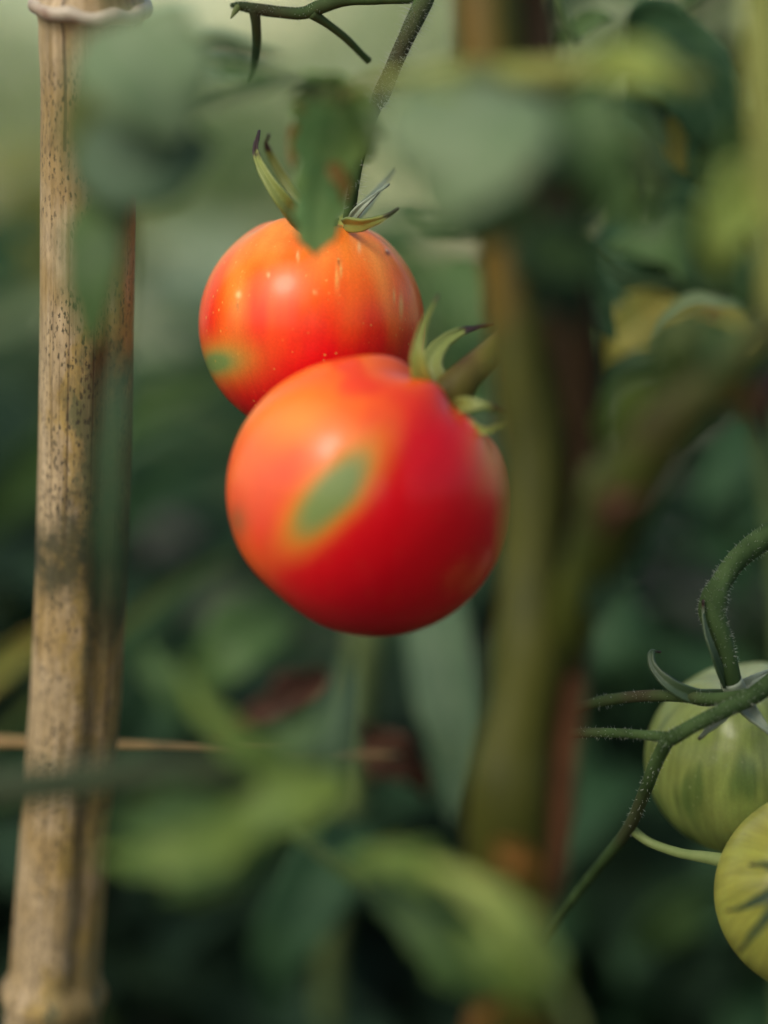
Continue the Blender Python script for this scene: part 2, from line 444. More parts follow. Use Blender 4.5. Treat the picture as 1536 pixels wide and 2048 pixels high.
BP = [(-.55, 1.50, .58, 'leaf_deep', 'dark leafy plant far left behind the bamboo cane'),
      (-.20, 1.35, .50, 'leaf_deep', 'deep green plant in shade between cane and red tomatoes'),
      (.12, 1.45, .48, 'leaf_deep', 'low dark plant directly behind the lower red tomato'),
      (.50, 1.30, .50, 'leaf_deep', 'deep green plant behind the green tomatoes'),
      (.40, 2.1, .72, 'leaf_dark', 'taller plant further back right of the main stem'),
      (-.30, 2.2, .66, 'leaf_dark', 'plant further back to the right of the cane'),
      (-.75, 2.6, .70, 'leaf', 'mid green plant standing far back at left'),
      (.05, 2.7, .62, 'leaf', 'mid green plant standing far back in the middle'),
      (.75, 2.3, .95, 'leaf', 'tall bushy plant far back at right')]
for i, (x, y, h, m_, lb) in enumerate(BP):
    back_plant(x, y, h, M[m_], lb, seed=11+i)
back_plant(.185, 1.15, .90, M['leaf_dark'], 'dense plant close behind at upper right, between the thick stem and the right edge', n_leaf=34, spread=.15, size=.075, seed=31)
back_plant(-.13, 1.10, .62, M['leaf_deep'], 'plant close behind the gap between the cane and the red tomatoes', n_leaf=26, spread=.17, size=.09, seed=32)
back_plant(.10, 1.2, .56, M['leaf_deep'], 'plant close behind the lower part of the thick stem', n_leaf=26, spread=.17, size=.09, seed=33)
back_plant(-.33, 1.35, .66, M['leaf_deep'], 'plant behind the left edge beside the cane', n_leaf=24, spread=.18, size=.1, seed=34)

# ------------------------------------------------------------------ bamboo cane
def bamboo():
    DT, DB = .588, .685
    def cen(y):      # photo row -> centre x, depth
        f = y/2048
        tab = [(-900, 196), (0, 181), (300, 177), (600, 174), (900, 170), (1150, 163), (1400, 151), (1650, 132), (1900, 114), (4500, -60)]
        for (a, u), (b, w) in zip(tab, tab[1:]):
            if y <= b: break
        k = (y-a)/(b-a); return u+(w-u)*k, DT+(DB-DT)*f
    base = None
    ys = [-900+i*18 for i in range(0, 260)]
    V, F, U = [], [], []
    seg = 96
    nodes = [12, 1985]
    pts = []
    for y in ys:
        x, d = cen(y); pts.append((y, P(x, y, d), d))
    # extend to the ground
    a, b = pts[-2][1], pts[-1][1]; dv = (b-a).normalized()
    root = thing('bamboo_cane', 'speckled straw coloured bamboo cane with dark mottled stains, at left', 'cane', (b.x, b.y, 0))
    rows = []
    for y, p, d in pts:
        w = 194-14*min(1.1, max(0, y/1500))
        r = w*K*d*.5
        ring = 0
        for nd in nodes:
            q = (y-nd)/26.0
            r *= 1+.17*math.exp(-q*q*1.6) + .06*math.exp(-((y-nd-60)/70.0)**2)
        rows.append((p, r, y))
    z = rows[-1][0]; k = 1
    while z.z > -.05:
        z = z+dv*.03; rows.append((z, rows[-1][1], 5000+k)); k += 1
    n = len(rows); L = 0
    for i, (p, r, y) in enumerate(rows):
        t = (rows[min(i+1, n-1)][0]-rows[max(i-1, 0)][0]).normalized()
        s = Vector((1, 0, 0)); s = (s-t*s.dot(t)).normalized(); u = t.cross(s).normalized()
        if u.y > 0: u = -u                    # u faces the camera
        if i: L += (p-rows[i-1][0]).length
        gd = 0 if y > 1950 else min(1, max(0, (y-20)/150))    # branch groove fades in below the node
        for k in range(seg+1):
            A = -math.pi/2+2*math.pi*k/seg   # A = 0 on the right, pi/2 towards the camera
            g = 0
            dA = (A-R(57))
            while dA > math.pi: dA -= 2*math.pi
            g = .13*gd*math.exp(-(dA/.23)**2)*(1+.35*noise.noise(Vector((L*9, 1, 2))))
            rr = r*(1-g)*(1+.012*noise.noise(Vector((math.cos(A)*2, math.sin(A)*2, L*18))))
            V.append(p+(s*math.cos(A)+u*math.sin(A))*rr); U.append((k/seg, L*12))
    W = seg+1
    for i in range(n-1):
        for k in range(seg): F.append((i*W+k, i*W+k+1, (i+1)*W+k+1, (i+1)*W+k))
    t = NT('bamboo_skin'); v = t.coord('Object')
    uvl = t.coord('UV', (30, 1.1, 1)); fine = t.coord('UV', (150, 3, 1))
    c = t.mix(t.ramp(t.noise(uvl, 1.6, 5), [(.35, (0, 0, 0)), (.65, (1, 1, 1))]), (.30, .22, .10), (.52, .41, .25))
    c = t.mix(t.math('MULTIPLY', t.ramp(t.noise(v, 34, 4), [(.47, (0, 0, 0)), (.6, (1, 1, 1))]), .6), c, (.30, .20, .06))
    # grey green algae stains
    sa = t.n('ShaderNodeSeparateXYZ'); tca = t.n('ShaderNodeTexCoord'); t.l(tca.outputs['UV'], sa.inputs[0])
    side = t.ramp(sa.outputs[0], [(.0, (.2,)*3), (.33, (1, 1, 1)), (.46, (1, 1, 1)), (.54, (.55,)*3), (.6, (.05,)*3)])
    so = t.n('ShaderNodeSeparateXYZ'); t.l(v, so.inputs[0])
    zt, zb = P(150, 350, .6).z, P(150, 1250, .63).z
    zz = t.math('MULTIPLY', t.math('SUBTRACT', so.outputs[2], zb), 1/(zt-zb))
    zr = t.ramp(zz, [(-.0, (.55,)*3), (.2, (1, 1, 1)), (.6, (.9,)*3), (1.0, (.2,)*3)])
    al0 = t.math('ADD', t.noise(t.coord('Object', (1, 1, .55)), 38, 6, .7), t.math('MULTIPLY', t.math('SUBTRACT', t.math('MULTIPLY', side, zr), .55), .34))
    al = t.ramp(al0, [(.44, (0, 0, 0)), (.56, (1, 1, 1))])
    c = t.mix(t.math('MULTIPLY', al, .8), c, (.085, .10, .035))
    ye = t.ramp(al0, [(.40, (0, 0, 0)), (.47, (1, 1, 1)), (.56, (0, 0, 0))])
    c = t.mix(t.math('MULTIPLY', ye, .75), c, (.36, .25, .06))
    # a dark band with uneven edges
    sp = t.n('ShaderNodeSeparateXYZ'); t.l(v, sp.inputs[0])
    ZB = P(150, 1130, .62).z
    dz = t.math('ABSOLUTE', t.math('SUBTRACT', t.math('ADD', sp.outputs[2], t.math('MULTIPLY', t.math('SUBTRACT', t.noise(v, 75, 5, .7), .5), .055)), ZB))
    band = t.ramp(t.math('MULTIPLY', dz, 60), [(.15, (1, 1, 1)), (1.0, (0, 0, 0))])
    c = t.mix(t.math('MULTIPLY', band, .85), c, (.028, .038, .02))
    # long dark cracks
    cr = t.ramp(t.noise(t.coord('UV', (60, .5, 1)), 1.0, 3, .6), [(.34, (1, 1, 1)), (.40, (0, 0, 0))])
    c = t.mix(t.math('MULTIPLY', cr, .7), c, (.07, .045, .025))
    # mould speckles, stretched along the grain
    vo = t.n('ShaderNodeTexVoronoi'); vo.inputs['Scale'].default_value = 1.0
    vv = t.n('ShaderNodeVectorMath', operation='ADD'); nz = t.n('ShaderNodeTexNoise'); nz.inputs['Scale'].default_value = 3
    t.l(t.coord('UV', (74, 34, 1)), vv.inputs[0]); t.l(t.coord('UV', (74, 34, 1)), nz.inputs['Vector']); t.l(nz.outputs['Color'], vv.inputs[1])
    t.l(vv.outputs[0], vo.inputs['Vector'])
    dot = t.ramp(vo.outputs['Distance'], [(.26, (1, 1, 1)), (.40, (0, 0, 0))])
    dn = t.ramp(t.noise(v, 55, 3), [(.38, (0, 0, 0)), (.54, (1, 1, 1))])
    top = t.ramp(t.math('MULTIPLY', t.math('SUBTRACT', P(150, 160, .6).z+.012, so.outputs[2]), 40), [(.0, (0, 0, 0)), (.6, (1, 1, 1))])
    ds = t.math('MULTIPLY', t.math('MULTIPLY', dot, dn), top)
    c = t.mix(t.math('MULTIPLY', ds, .85), c, (.035, .032, .02))
    ck = t.math('LESS_THAN', t.math('ABSOLUTE', t.math('SUBTRACT', t.math('ADD', sa.outputs[0], t.math('MULTIPLY', t.noise(t.coord('Object', (1, 1, 60)), 1.0, 4), .02)), .575)), .006)
    ckz = t.math('MULTIPLY', ck, t.math('GREATER_THAN', so.outputs[2], P(130, 300, .6).z))
    c = t.mix(t.math('MULTIPLY', ckz, .75), c, (.07, .045, .025))
    # patchy darker brown along the groove
    sx = t.n('ShaderNodeSeparateXYZ'); tc = t.n('ShaderNodeTexCoord'); t.l(tc.outputs['UV'], sx.inputs[0])
    gu = t.math('ABSOLUTE', t.math('SUBTRACT', sx.outputs[0], (57+90)/360))
    gm = t.ramp(t.math('MULTIPLY', gu, 10), [(.16, (1, 1, 1)), (.7, (0, 0, 0))])
    c = t.mix(t.math('MULTIPLY', t.math('MULTIPLY', gm, t.ramp(t.noise(t.coord('UV', (20, 2, 1)), 1.0, 4), [(.3, (.25,)*3), (.6, (1,)*3)])), .7), c, (.10, .075, .03))
    c = t.mix(1.0, c, t.ramp(t.noise(t.coord('UV', (26, 9, 1)), 1.0, 6, .7), [(.3, (.62,)*3), (.55, (1,)*3), (.7, (1.1,)*3)]), 'MULTIPLY')
    h = t.math('SUBTRACT', t.noise(fine, 1.0, 4), t.math('ADD', t.math('MULTIPLY', cr, .8), t.math('MULTIPLY', ds, .2)))
    b = t.bsdf(c, .5, t.bump(h, .5, .0004))
    mt = t.done(b.outputs[0])
    obj('culm', mesh('culm', V, F, U), mt, root)
    # pale sheath scar rings at the nodes
    t = NT('node_ring'); v = t.coord('Object')
    c = t.mix(t.ramp(t.noise(v, 60, 4), [(.46, (0, 0, 0)), (.6, (1, 1, 1))]), (.42, .37, .27), (.16, .075, .04))
    mr = t.done(t.bsdf(c, .45, t.bump(t.noise(v, 500, 3), .5, .0005)).outputs[0])
    for nd in nodes[:1]:
        x, d = cen(nd); c0 = P(x, nd, d); ax = (P(*((cen(nd-40)[0], nd-40)+(cen(nd-40)[1],)))-c0).normalized()
        r = 222*K*d*.5
        s = Vector((1, 0, 0)); s = (s-ax*s.dot(ax)).normalized(); u = ax.cross(s)
        V, F, U = [], [], []
        NN, MM = 64, 10
        for i in range(NN):
            A = 2*math.pi*i/NN; dd = s*math.cos(A)+u*math.sin(A)
            for j in range(MM):
                B = 2*math.pi*j/MM; rr = .0017*(1+.25*noise.noise(dd*3))
                V.append(c0+dd*(r+rr*math.cos(B))+ax*(rr*1.1*math.sin(B)+.0012*noise.noise(dd*2.2))); U.append((i/NN, j/MM))
        for i in range(NN):
            for j in range(MM):
                i2 = (i+1) % NN; j2 = (j+1) % MM
                F.append((i*MM+j, i2*MM+j, i2*MM+j2, i*MM+j2))
        obj('node_ring', mesh('node_ring', V, F, U), mr, root)
bamboo()

# ------------------------------------------------------------------ tomatoes
def cam_dir(x, y, z):
    """x right, y up, z towards the camera -> world direction"""
    return (RT*x+UP*y-FWD*z).normalized()

def tomato(root, cx, cy, d, rpx, axis, mat, tint, flat=.9, lobes=6, lobe_amp=.05, dimple=.16, seed=0):
    c = P(cx, cy, d); r = rpx*K*d
    ax = cam_dir(*axis)
    s = ax.cross(FWD).normalized(); u = ax.cross(s).normalized()
    NS, NR = 300, 190
    V, F, U, C = [], [], [], []
    for j in range(NR+1):
        ph = math.pi*j/NR
        for i in range(NS+1):
            th = 2*math.pi*i/NS
            w = math.exp(-((ph-.5)/.42)**2)
            lb = (math.cos(lobes*th+seed)*.6+.4*math.cos((lobes-2)*th+1.7*seed))
            rad = math.sin(ph)*(1+lobe_amp*w*lb+.012*math.cos(3*th+seed)*math.sin(ph))
            z = math.cos(ph)*flat*(1.0 if ph < math.pi/2 else 1.0)
            z -= dimple*math.exp(-(ph/.36)**2)
            z += lobe_amp*.7*math.exp(-((ph-.5)/.25)**2)*lb
            z += .03*math.exp(-((math.pi-ph)/.3)**2)
            p = c+(s*(rad*math.cos(th))+u*(rad*math.sin(th))+ax*z)*r
            V.append(p); U.append((i/NS, j/NR))
            q = p-c; q = Vector((q.dot(RT), q.dot(UP), -q.dot(FWD)))/r
            C.append(tint(q, ph, th))
    W = NS+1
    for j in range(NR):
        for i in range(NS): F.append((j*W+i, (j+1)*W+i, (j+1)*W+i+1, j*W+i+1))
    me = mesh('fruit', V, F, U, C)
    o = obj('fruit', me, mat, root)
    return o

def lerp3(a, b, t): t = max(0, min(1, t)); return tuple(x+(y-x)*t for x, y in zip(a, b))
def sm(a, b, x): t = max(0, min(1, (x-a)/(b-a))); return t*t*(3-2*t)
def blob(q, x, y, rx, ry, ang=0):
    """falloff round an image-plane position given in radii, front side only"""
    if q.z < -.1: return 0
    dx, dy = q.x-x, q.y-y; ca, sa = math.cos(ang), math.sin(ang)
    a = (dx*ca+dy*sa)/rx; b = (-dx*sa+dy*ca)/ry
    return math.exp(-(a*a+b*b))

RED = (.78, .004, .012); DRED = (.62, .001, .016); ORANGE = (.92, .15, .008); AMBER = (.94, .32, .05); PINK = (.78, .16, .07); GREEN = (.14, .23, .055); OLIVE = (.42, .24, .025)
def tint_front(q, ph, th):
    nz = noise.noise(q*2.3)*.22+noise.noise(q*5+Vector((3, 1, 0)))*.16+noise.noise(q*11)*.05
    f = q.y*.86-q.x*.50+nz                     # orange toward the upper left
    c = lerp3(RED, ORANGE, sm(-.15, 1.1, f))
    c = lerp3(c, RED, .55*sm(.1, .4, noise.noise(q*3.2+Vector((7, 2, 5)))))
    c = lerp3(c, AMBER, .75*blob(q, -.48, .48, .34, .22))
    c = lerp3(c, PINK, .6*blob(q, -.70, .05, .3, .4))
    c = lerp3(c, AMBER, .5*blob(q, -.1, .25, .16, .32, -.8))
    c = lerp3(c, ORANGE, .6*blob(q, -.82, -.42, .14, .3, .5))
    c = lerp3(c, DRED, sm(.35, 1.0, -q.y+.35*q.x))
    c = lerp3(c, RED, .7*blob(q, .52, .5, .2, .25))
    c = lerp3(c, RED, sm(.6, .35, q.y)*sm(-.05, .5, q.x))
    c = lerp3(c, AMBER, .55*blob(q, .84, .36, .14, .26))
    e = ((q.x+.225)*math.cos(.84)+(q.y+.0)*math.sin(.84), -(q.x+.225)*math.sin(.84)+(q.y+.0)*math.cos(.84))
    if q.z > 0:
        dd = math.sqrt((e[0]/.40)**2+(e[1]/.15)**2)+.12*noise.noise(q*4)
        c = lerp3(c, (.78, .22, .025), .75*(1-sm(.85, 1.9, dd)))
        c = lerp3(c, (.50, .27, .03), .8*(1-sm(.7, 1.35, dd)))
        c = lerp3(c, (.20, .28, .085), 1-sm(.45, 1.1, dd))
    c = lerp3(c, (.24, .13, .04), .65*blob(q, -.88, -.17, .08, .11))
    return c
def tint_rear(q, ph, th):
    nz = noise.noise(Vector((q.x*4, q.y*1.6, q.z*4)))*.25+noise.noise(Vector((q.x*14, q.y*3, q.z*14)))*.07
    c = lerp3(RED, ORANGE, sm(-.45, .45, q.y+nz))
    c = lerp3(c, AMBER, .85*sm(.25, .95, q.y+nz*1.1))
    c = lerp3(c, RED, .6*blob(q, -.9, .05, .15, .4))
    c = lerp3(c, AMBER, .7*blob(q, -.62, .2, .1, .35))
    c = lerp3(c, AMBER, .6*blob(q, .62, .3, .07, .4, .25))
    c = lerp3(c, (.62, .26, .03), min(1, 1.1*blob(q, -.78, -.35, .36, .2)))
    c = lerp3(c, (.19, .28, .08), min(1, 1.3*blob(q, -.83, -.36, .2, .1)))
    for x, y, rx, ry, k in ((.665, .59, .022, .026, (.12, .03, .01)), (.655, .615, .012, .012, (.8, .5, .3)), (.25, .47, .012, .03, (.3, .1, .02)), (.235, .33, .014, .10, (.85, .42, .10)), (.27, .40, .01, .06, (.8, .4, .1)),
                            (-.61, .2, .022, .03, (.85, .6, .25)), (-.615, .1, .012, .05, (.5, .2, .05)), (.78, .12, .018, .1, (.8, .42, .1)), (.72, .2, .01, .06, (.78, .4, .1)), (-.35, .36, .012, .02, (.8, .5, .2)), (.05, .2, .012, .02, (.8, .45, .15)), (-.1, .52, .01, .04, (.85, .5, .2)), (.42, .62, .012, .05, (.85, .5, .2))):
        c = lerp3(c, k, .8*min(1, 1.2*blob(q, x, y, rx, ry)))
    return c
def tint_green(q, ph, th):
    f = .5+.5*noise.noise(Vector((math.cos(th)*3, math.sin(th)*3, ph*1.8)))
    c = lerp3((.20, .28, .06), (.30, .36, .09), f)
    st = sm(.0, .45, noise.noise(Vector((math.cos(th)*3+3, math.sin(th)*3, ph*1.6)))+.35*noise.noise(Vector((math.cos(th)*9+3, math.sin(th)*9, ph*2))))
    c = lerp3(c, (.07, .13, .03), .75*st*sm(.5, 1.3, ph))
    c = lerp3(c, (.36, .42, .28), sm(.75, .2, ph)*.6)
    return c
def tint_lime(q, ph, th):
    f = .5+.5*noise.noise(Vector((math.cos(th)*3, math.sin(th)*3, ph*.8)))
    return lerp3((.26, .30, .05), (.36, .35, .07), f)

def sepal(parent, pix, wpx, mat, fold=.35, tilt=0, seed=0, thick=.0007, cup=0):
    d = sum(p[2] for p in pix)/len(pix)
    V, F, U = leaf_data([P(*p) for p in pix], wpx*K*d, tilt=tilt, fold=fold, cup=cup, seed=seed, wav=.08, n=30, m=8,
                        prof=[.75, 1.0, .92, .72, .5, .32, .16, .03])
    o = obj('sepal', mesh('sepal', V, F, U), mat, parent)
    smd = o.modifiers.new('thickness', 'SOLIDIFY'); smd.thickness = thick; smd.offset = 0
    return o

def calyx(parent, pix, mat, n=10, seed=0):
    V, F, U = tube_data(path(pix, n), 18, .08, seed)
    return obj('calyx', mesh('calyx', V, F, U), mat, parent)

# rear ripe tomato
t1 = thing('ripe_tomato', 'orange and red tomato hanging behind, with two brown tipped sepals curling up', 'tomato', P(625, 880, .62), 'ripening red tomatoes')
tomato(t1, 625, 650, .620, 226, (.10, .97, .02), M['ripe_skin'], tint_rear, flat=.99, lobes=7, lobe_amp=.035, dimple=.12, seed=1.0)
cx = calyx(t1, [(690, 470, .614, 80), (696, 452, .612, 60), (700, 436, .610, 34)], M['sepal_plain'])
sepal(cx, [(672, 452, .606), (620, 452, .598), (572, 408, .590), (528, 345, .590), (512, 300, .594), (518, 262, .598)], 44, M['sepal'], seed=1)
sepal(cx, [(680, 448, .616), (630, 430, .628), (580, 375, .634), (548, 322, .634), (533, 290, .632), (538, 268, .630)], 30, M['sepal'], seed=2)
sepal(cx, [(690, 448, .606), (725, 448, .597), (765, 436, .592), (797, 416, .592)], 32, M['sepal'], seed=3, tilt=20)
sepal(cx, [(700, 440, .620), (735, 405, .632), (765, 370, .640), (792, 338, .644)], 22, M['sepal_grey'], seed=4)
sepal(cx, [(700, 440, .606), (722, 415, .604), (750, 390, .604), (778, 368, .606)], 18, M['sepal_grey'], seed=5)
tube('pedicel', [(698, 452, .611, 30), (703, 400, .607, 24), (716, 330, .604, 20), (738, 250, .602, 22), (752, 212, .602, 27)], M['stem_truss'], t1, n=30)
hairs([(703, 420, .607, 24), (716, 330, .604, 20), (738, 250, .602, 22)], M['hair'], t1, 110, .0036, 4)

# front ripe tomato
t2 = thing('ripe_tomato', 'larger red tomato in front with a green oval patch on its side', 'tomato', P(735, 1260, .568), 'ripening red tomatoes')
tomato(t2, 734, 993, .572, 288, (.62, .74, -.10), M['ripe_skin_plain'], tint_front, flat=.95, lobes=8, lobe_amp=.045, dimple=.14, seed=2.3)
cx = calyx(t2, [(868, 832, .572, 90), (888, 806, .572, 74), (908, 780, .574, 56)], M['sepal_plain'], seed=2)
sepal(cx, [(878, 808, .566), (846, 760, .560), (836, 705, .558), (848, 650, .560), (876, 590, .566)], 42, M['sepal_plain'], seed=6)
sepal(cx, [(890, 790, .572), (864, 735, .576), (884, 690, .580), (930, 662, .584), (986, 648, .588)], 52, M['sepal'], seed=7, tilt=-20)
sepal(cx, [(905, 820, .566), (935, 812, .560), (970, 812, .558), (1010, 826, .560)], 40, M['sepal'], seed=8, tilt=-30)
sepal(cx, [(905, 825, .566), (930, 850, .560), (970, 862, .558), (1015, 845, .560)], 36, M['sepal_plain'], seed=9)
tube('pedicel', [(886, 812, .574, 92), (908, 783, .572, 84), (935, 750, .572, 64), (975, 712, .576, 56), (1020, 672, .586, 54), (1070, 640, .592, 50)], M['stem_olive'], t2, n=30)

# green tomatoes
t3 = thing('green_tomato', 'unripe pale green tomato with dark streaks hanging under a bent stalk', 'tomato', P(1490, 1710, .63), 'unripe green tomatoes')
tomato(t3, 1497, 1517, .640, 204, (-.08, .92, .30), M['green_skin'], tint_green, flat=.95, lobes=6, lobe_amp=.03, dimple=.14, seed=.4)
cx = calyx(t3, [(1470, 1395, .604, 60), (1468, 1380, .600, 50), (1462, 1360, .598, 44)], M['sepal_grey'], seed=4)
sepal(cx, [(1460, 1392, .600), (1400, 1395, .596), (1345, 1372, .594), (1308, 1335, .596), (1303, 1305, .598), (1320, 1304, .600)], 34, M['sepal_dark'], seed=10)
sepal(cx, [(1465, 1400, .598), (1445, 1425, .592), (1420, 1455, .590), (1398, 1478, .592)], 46, M['sepal_grey'], seed=11, tilt=15)
sepal(cx, [(1478, 1400, .598), (1500, 1425, .592), (1530, 1455, .590), (1560, 1490, .592)], 38, M['sepal_grey'], seed=12, tilt=-15)
sepal(cx, [(1475, 1385, .604), (1510, 1360, .604), (1550, 1335, .610)], 34, M['sepal_grey'], seed=13)
tube('pedicel', [(1466, 1385, .600, 44), (1456, 1330, .597, 42), (1438, 1265, .596, 44), (1424, 1225, .597, 56), (1430, 1190, .598, 54), (1442, 1165, .599, 42), (1478, 1115, .602, 44), (1540, 1070, .606, 50), (1620, 1030, .612, 54)], M['stem_truss'], t3, n=44)
hairs([(1456, 1330, .597, 42), (1438, 1265, .596, 44), (1424, 1225, .597, 54), (1430, 1190, .598, 54), (1442, 1165, .599, 42), (1478, 1115, .602, 44), (1540, 1070, .606, 50)], M['hair'], t3, 600, .0012, 6)
sepal(cx, [(1448, 1370, .597), (1425, 1310, .592), (1408, 1250, .592), (1406, 1200, .594)], 26, M['sepal_dark'], seed=44, tilt=60)

t4 = thing('green_tomato', 'yellow green tomato at the right edge, dark sepals draped over it', 'tomato', P(1630, 1990, .585), 'unripe green tomatoes')
tomato(t4, 1640, 1785, .590, 208, (-.15, .35, .92), M['green_skin'], tint_lime, flat=.95, lobes=6, lobe_amp=.03, dimple=.14, seed=.9)
cx = calyx(t4, [(1590, 1760, .560, 60), (1585, 1755, .553, 44), (1580, 1750, .548, 34)], M['sepal_dark'], seed=5)
sepal(cx, [(1590, 1762, .550), (1540, 1790, .549), (1490, 1812, .553), (1455, 1822, .560)], 30, M['sepal_dark'], seed=14)
sepal(cx, [(1590, 1765, .549), (1550, 1815, .546), (1505, 1870, .549), (1478, 1905, .556)], 28, M['sepal_dark'], seed=15)
sepal(cx, [(1590, 1750, .550), (1545, 1732, .553), (1500, 1730, .560)], 26, M['sepal_dark'], seed=16)
sepal(cx, [(1592, 1765, .549), (1575, 1830, .545), (1562, 1900, .549)], 30, M['sepal_dark'], seed=17)
tube('pedicel', [(1585, 1755, .555, 34), (1600, 1700, .55, 30), (1660, 1640, .56, 30)], M['stem_truss'], t4)

# ------------------------------------------------------------------ in-focus stalks
ts = thing('fruit_stalk', 'hairy green truss stalk with two spent side stubs above the rear tomato', 'stalk', P(850, 0, .6))
main = [(752, 212, .602, 28), (765, 185, .601, 36), (790, 125, .600, 32), (822, 55, .599, 36), (850, -5, .599, 40), (880, -90, .6, 46), (905, -260, .60, 54)]
s0 = tube('rachis', main, M['stem_truss'], ts, n=46)
hairs(main[:5], M['hair'], ts, 300, .0028, 9)
hairs(main[:5], M['hair'], ts, 1200, .0008, 19)
br = [(846, -6, .600, 26), (760, -4, .604, 26), (690, 0, .607, 26), (640, 14, .609, 30), (605, 26, .610, 26), (560, 24, .612, 24), (515, 18, .614, 24), (480, 12, .616, 18), (462, 10, .617, 8)]
tube('side_stalk', br, M['stem_truss'], ts, n=50)
tube('stub', [(508, 18, .614, 24), (512, 50, .616, 20), (513, 85, .62, 19), (508, 125, .626, 14), (500, 160, .634, 8)], M['stem_truss'], ts)
tube('stub', [(622, 26, .609, 24), (655, 48, .612, 17), (690, 75, .616, 16), (720, 105, .620, 14), (738, 122, .622, 15)], M['stem_truss'], ts)
tube('bract', [(478, 12, .616, 14), (470, 22, .614, 12), (462, 36, .612, 3)], M['sepal'], ts, n=10, seg=8)
hairs(br[3:], M['hair'], ts, 160, .0012, 12)

tr_ = thing('fruit_stalk', 'forked dark green stalk crossing in front of the green tomatoes', 'stalk', P(1600, 1350, .59))
fk = [(1640, 1290, .60, 46), (1560, 1352, .592, 40), (1500, 1395, .588, 36), (1440, 1425, .586, 32), (1385, 1452, .586, 30), (1340, 1478, .588, 32)]
tube('rachis', fk, M['stem_truss'], tr_, n=40)
tube('side_stalk', [(1500, 1392, .588, 34), (1430, 1398, .592, 26), (1350, 1392, .598, 24), (1270, 1393, .606, 24), (1190, 1405, .615, 22), (1130, 1425, .625, 20)], M['stem_truss'], tr_, n=36)
tube('side_stalk', [(1345, 1476, .588, 26), (1290, 1470, .592, 20), (1230, 1466, .597, 20), (1165, 1466, .603, 20), (1100, 1470, .610, 20)], M['stem_truss'], tr_, n=30)
tube('side_stalk', [(1336, 1476, .588, 32), (1310, 1530, .594, 28), (1285, 1595, .604, 26), (1255, 1660, .616, 25), (1200, 1730, .632, 22), (1140, 1805, .65, 20), (1080, 1880, .67, 20)], M['stem_truss'], tr_, n=40)
tube('side_stalk', [(1258, 1655, .616, 20), (1300, 1685, .614, 18), (1360, 1706, .608, 20), (1410, 1714, .602, 24), (1450, 1722, .598, 30), (1500, 1740, .594, 34)], M['stem_lightgreen'], tr_, n=30)
hairs(fk, M['hair'], tr_, 350, .0010, 15)
for hk, hp in enumerate([[(1430, 1398, .592, 26), (1350, 1392, .598, 24), (1270, 1393, .606, 24), (1190, 1405, .615, 22)], [(1345, 1476, .588, 26), (1290, 1470, .592, 20), (1230, 1466, .597, 20), (1165, 1466, .603, 20)], [(1336, 1476, .588, 32), (1310, 1530, .594, 28), (1285, 1595, .604, 26), (1255, 1660, .616, 25)]]):
    hairs(hp, M['hair'], tr_, 160, .0009, 16+hk)

# ------------------------------------------------------------------ the near plant: main stem, branch, leaves
def to_ground(pix):
    """continue a pixel path down to the soil along its last direction"""
    x, y, d, w = pix[-1]; q = list(pix)
    for k in range(1, 40):
        yy = y+220*k; p = P(x, yy, d+.03*k)
        q.append((x, yy, d+.03*k, w))
        if p.z < 0: break
    return q
ST = .475
foot = P(1040, 3600, .60)
tp = thing('tomato_plant', 'nearest tomato plant with thick blurred olive stem right of the red tomatoes', 'plant', (foot.x, foot.y, 0))
stem = to_ground([(925, -500, ST, 130), (950, -200, ST, 135), (972, 0, ST, 138), (985, 150, ST, 138), (1005, 350, ST, 135), (1028, 550, ST, 132), (1050, 750, ST, 132), (1068, 900, ST, 124), (1068, 1000, ST, 122), (1064, 1150, ST, 118), (1058, 1290, ST, 142), (1044, 1400, ST, 136), (1026, 1500, ST, 146), (1014, 1600, ST, 160), (1015, 1800, ST+.005, 165), (1030, 2048, ST+.01, 180), (1035, 2300, ST+.02, 185)])
tube('main_stem', stem, M['stem_main'], tp, n=110, seg=28, rough=.12)
tube('side_branch', [(1085, 1440, .482, 60), (1130, 1290, .476, 85), (1180, 1140, .462, 120), (1240, 1000, .448, 140), (1310, 880, .438, 135), (1390, 790, .432, 115), (1460, 720, .43, 95), (1560, 640, .43, 80)], M['stem_branch'], tp, n=40, seg=20, rough=.12)
leaf('leaf', [(1420, 800, .44), (1450, 790, .438), (1490, 795, .438), (1525, 830, .44)], 70, M['leaf_orange'], tp, 'withered orange scrap of leaf', seed=3)
leaf('leaf', [(1330, 830, .44), (1370, 740, .43), (1430, 680, .428), (1520, 660, .43)], 130, M['leaf'], tp, seed=4, lobes=3, tilt=-20)
leaf('leaf', [(1250, 900, .445), (1240, 840, .44), (1270, 780, .438), (1330, 740, .44)], 90, M['leaf_fresh'], tp, seed=6, lobes=3, tilt=15)
leaf('leaf', [(1300, 900, .445), (1270, 960, .44), (1225, 1010, .44), (1200, 1080, .445)], 80, M['leaf_brown'], tp, 'browned leaf under the side branch', seed=7, lobes=3, tilt=15)
leaf('leaf', [(1545, 740, .50), (1530, 790, .497), (1520, 830, .497), (1530, 890, .50)], 60, M['leaf_char'], tp, 'dark dead leaf hanging at the right edge', seed=8, lobes=3, tilt=25)
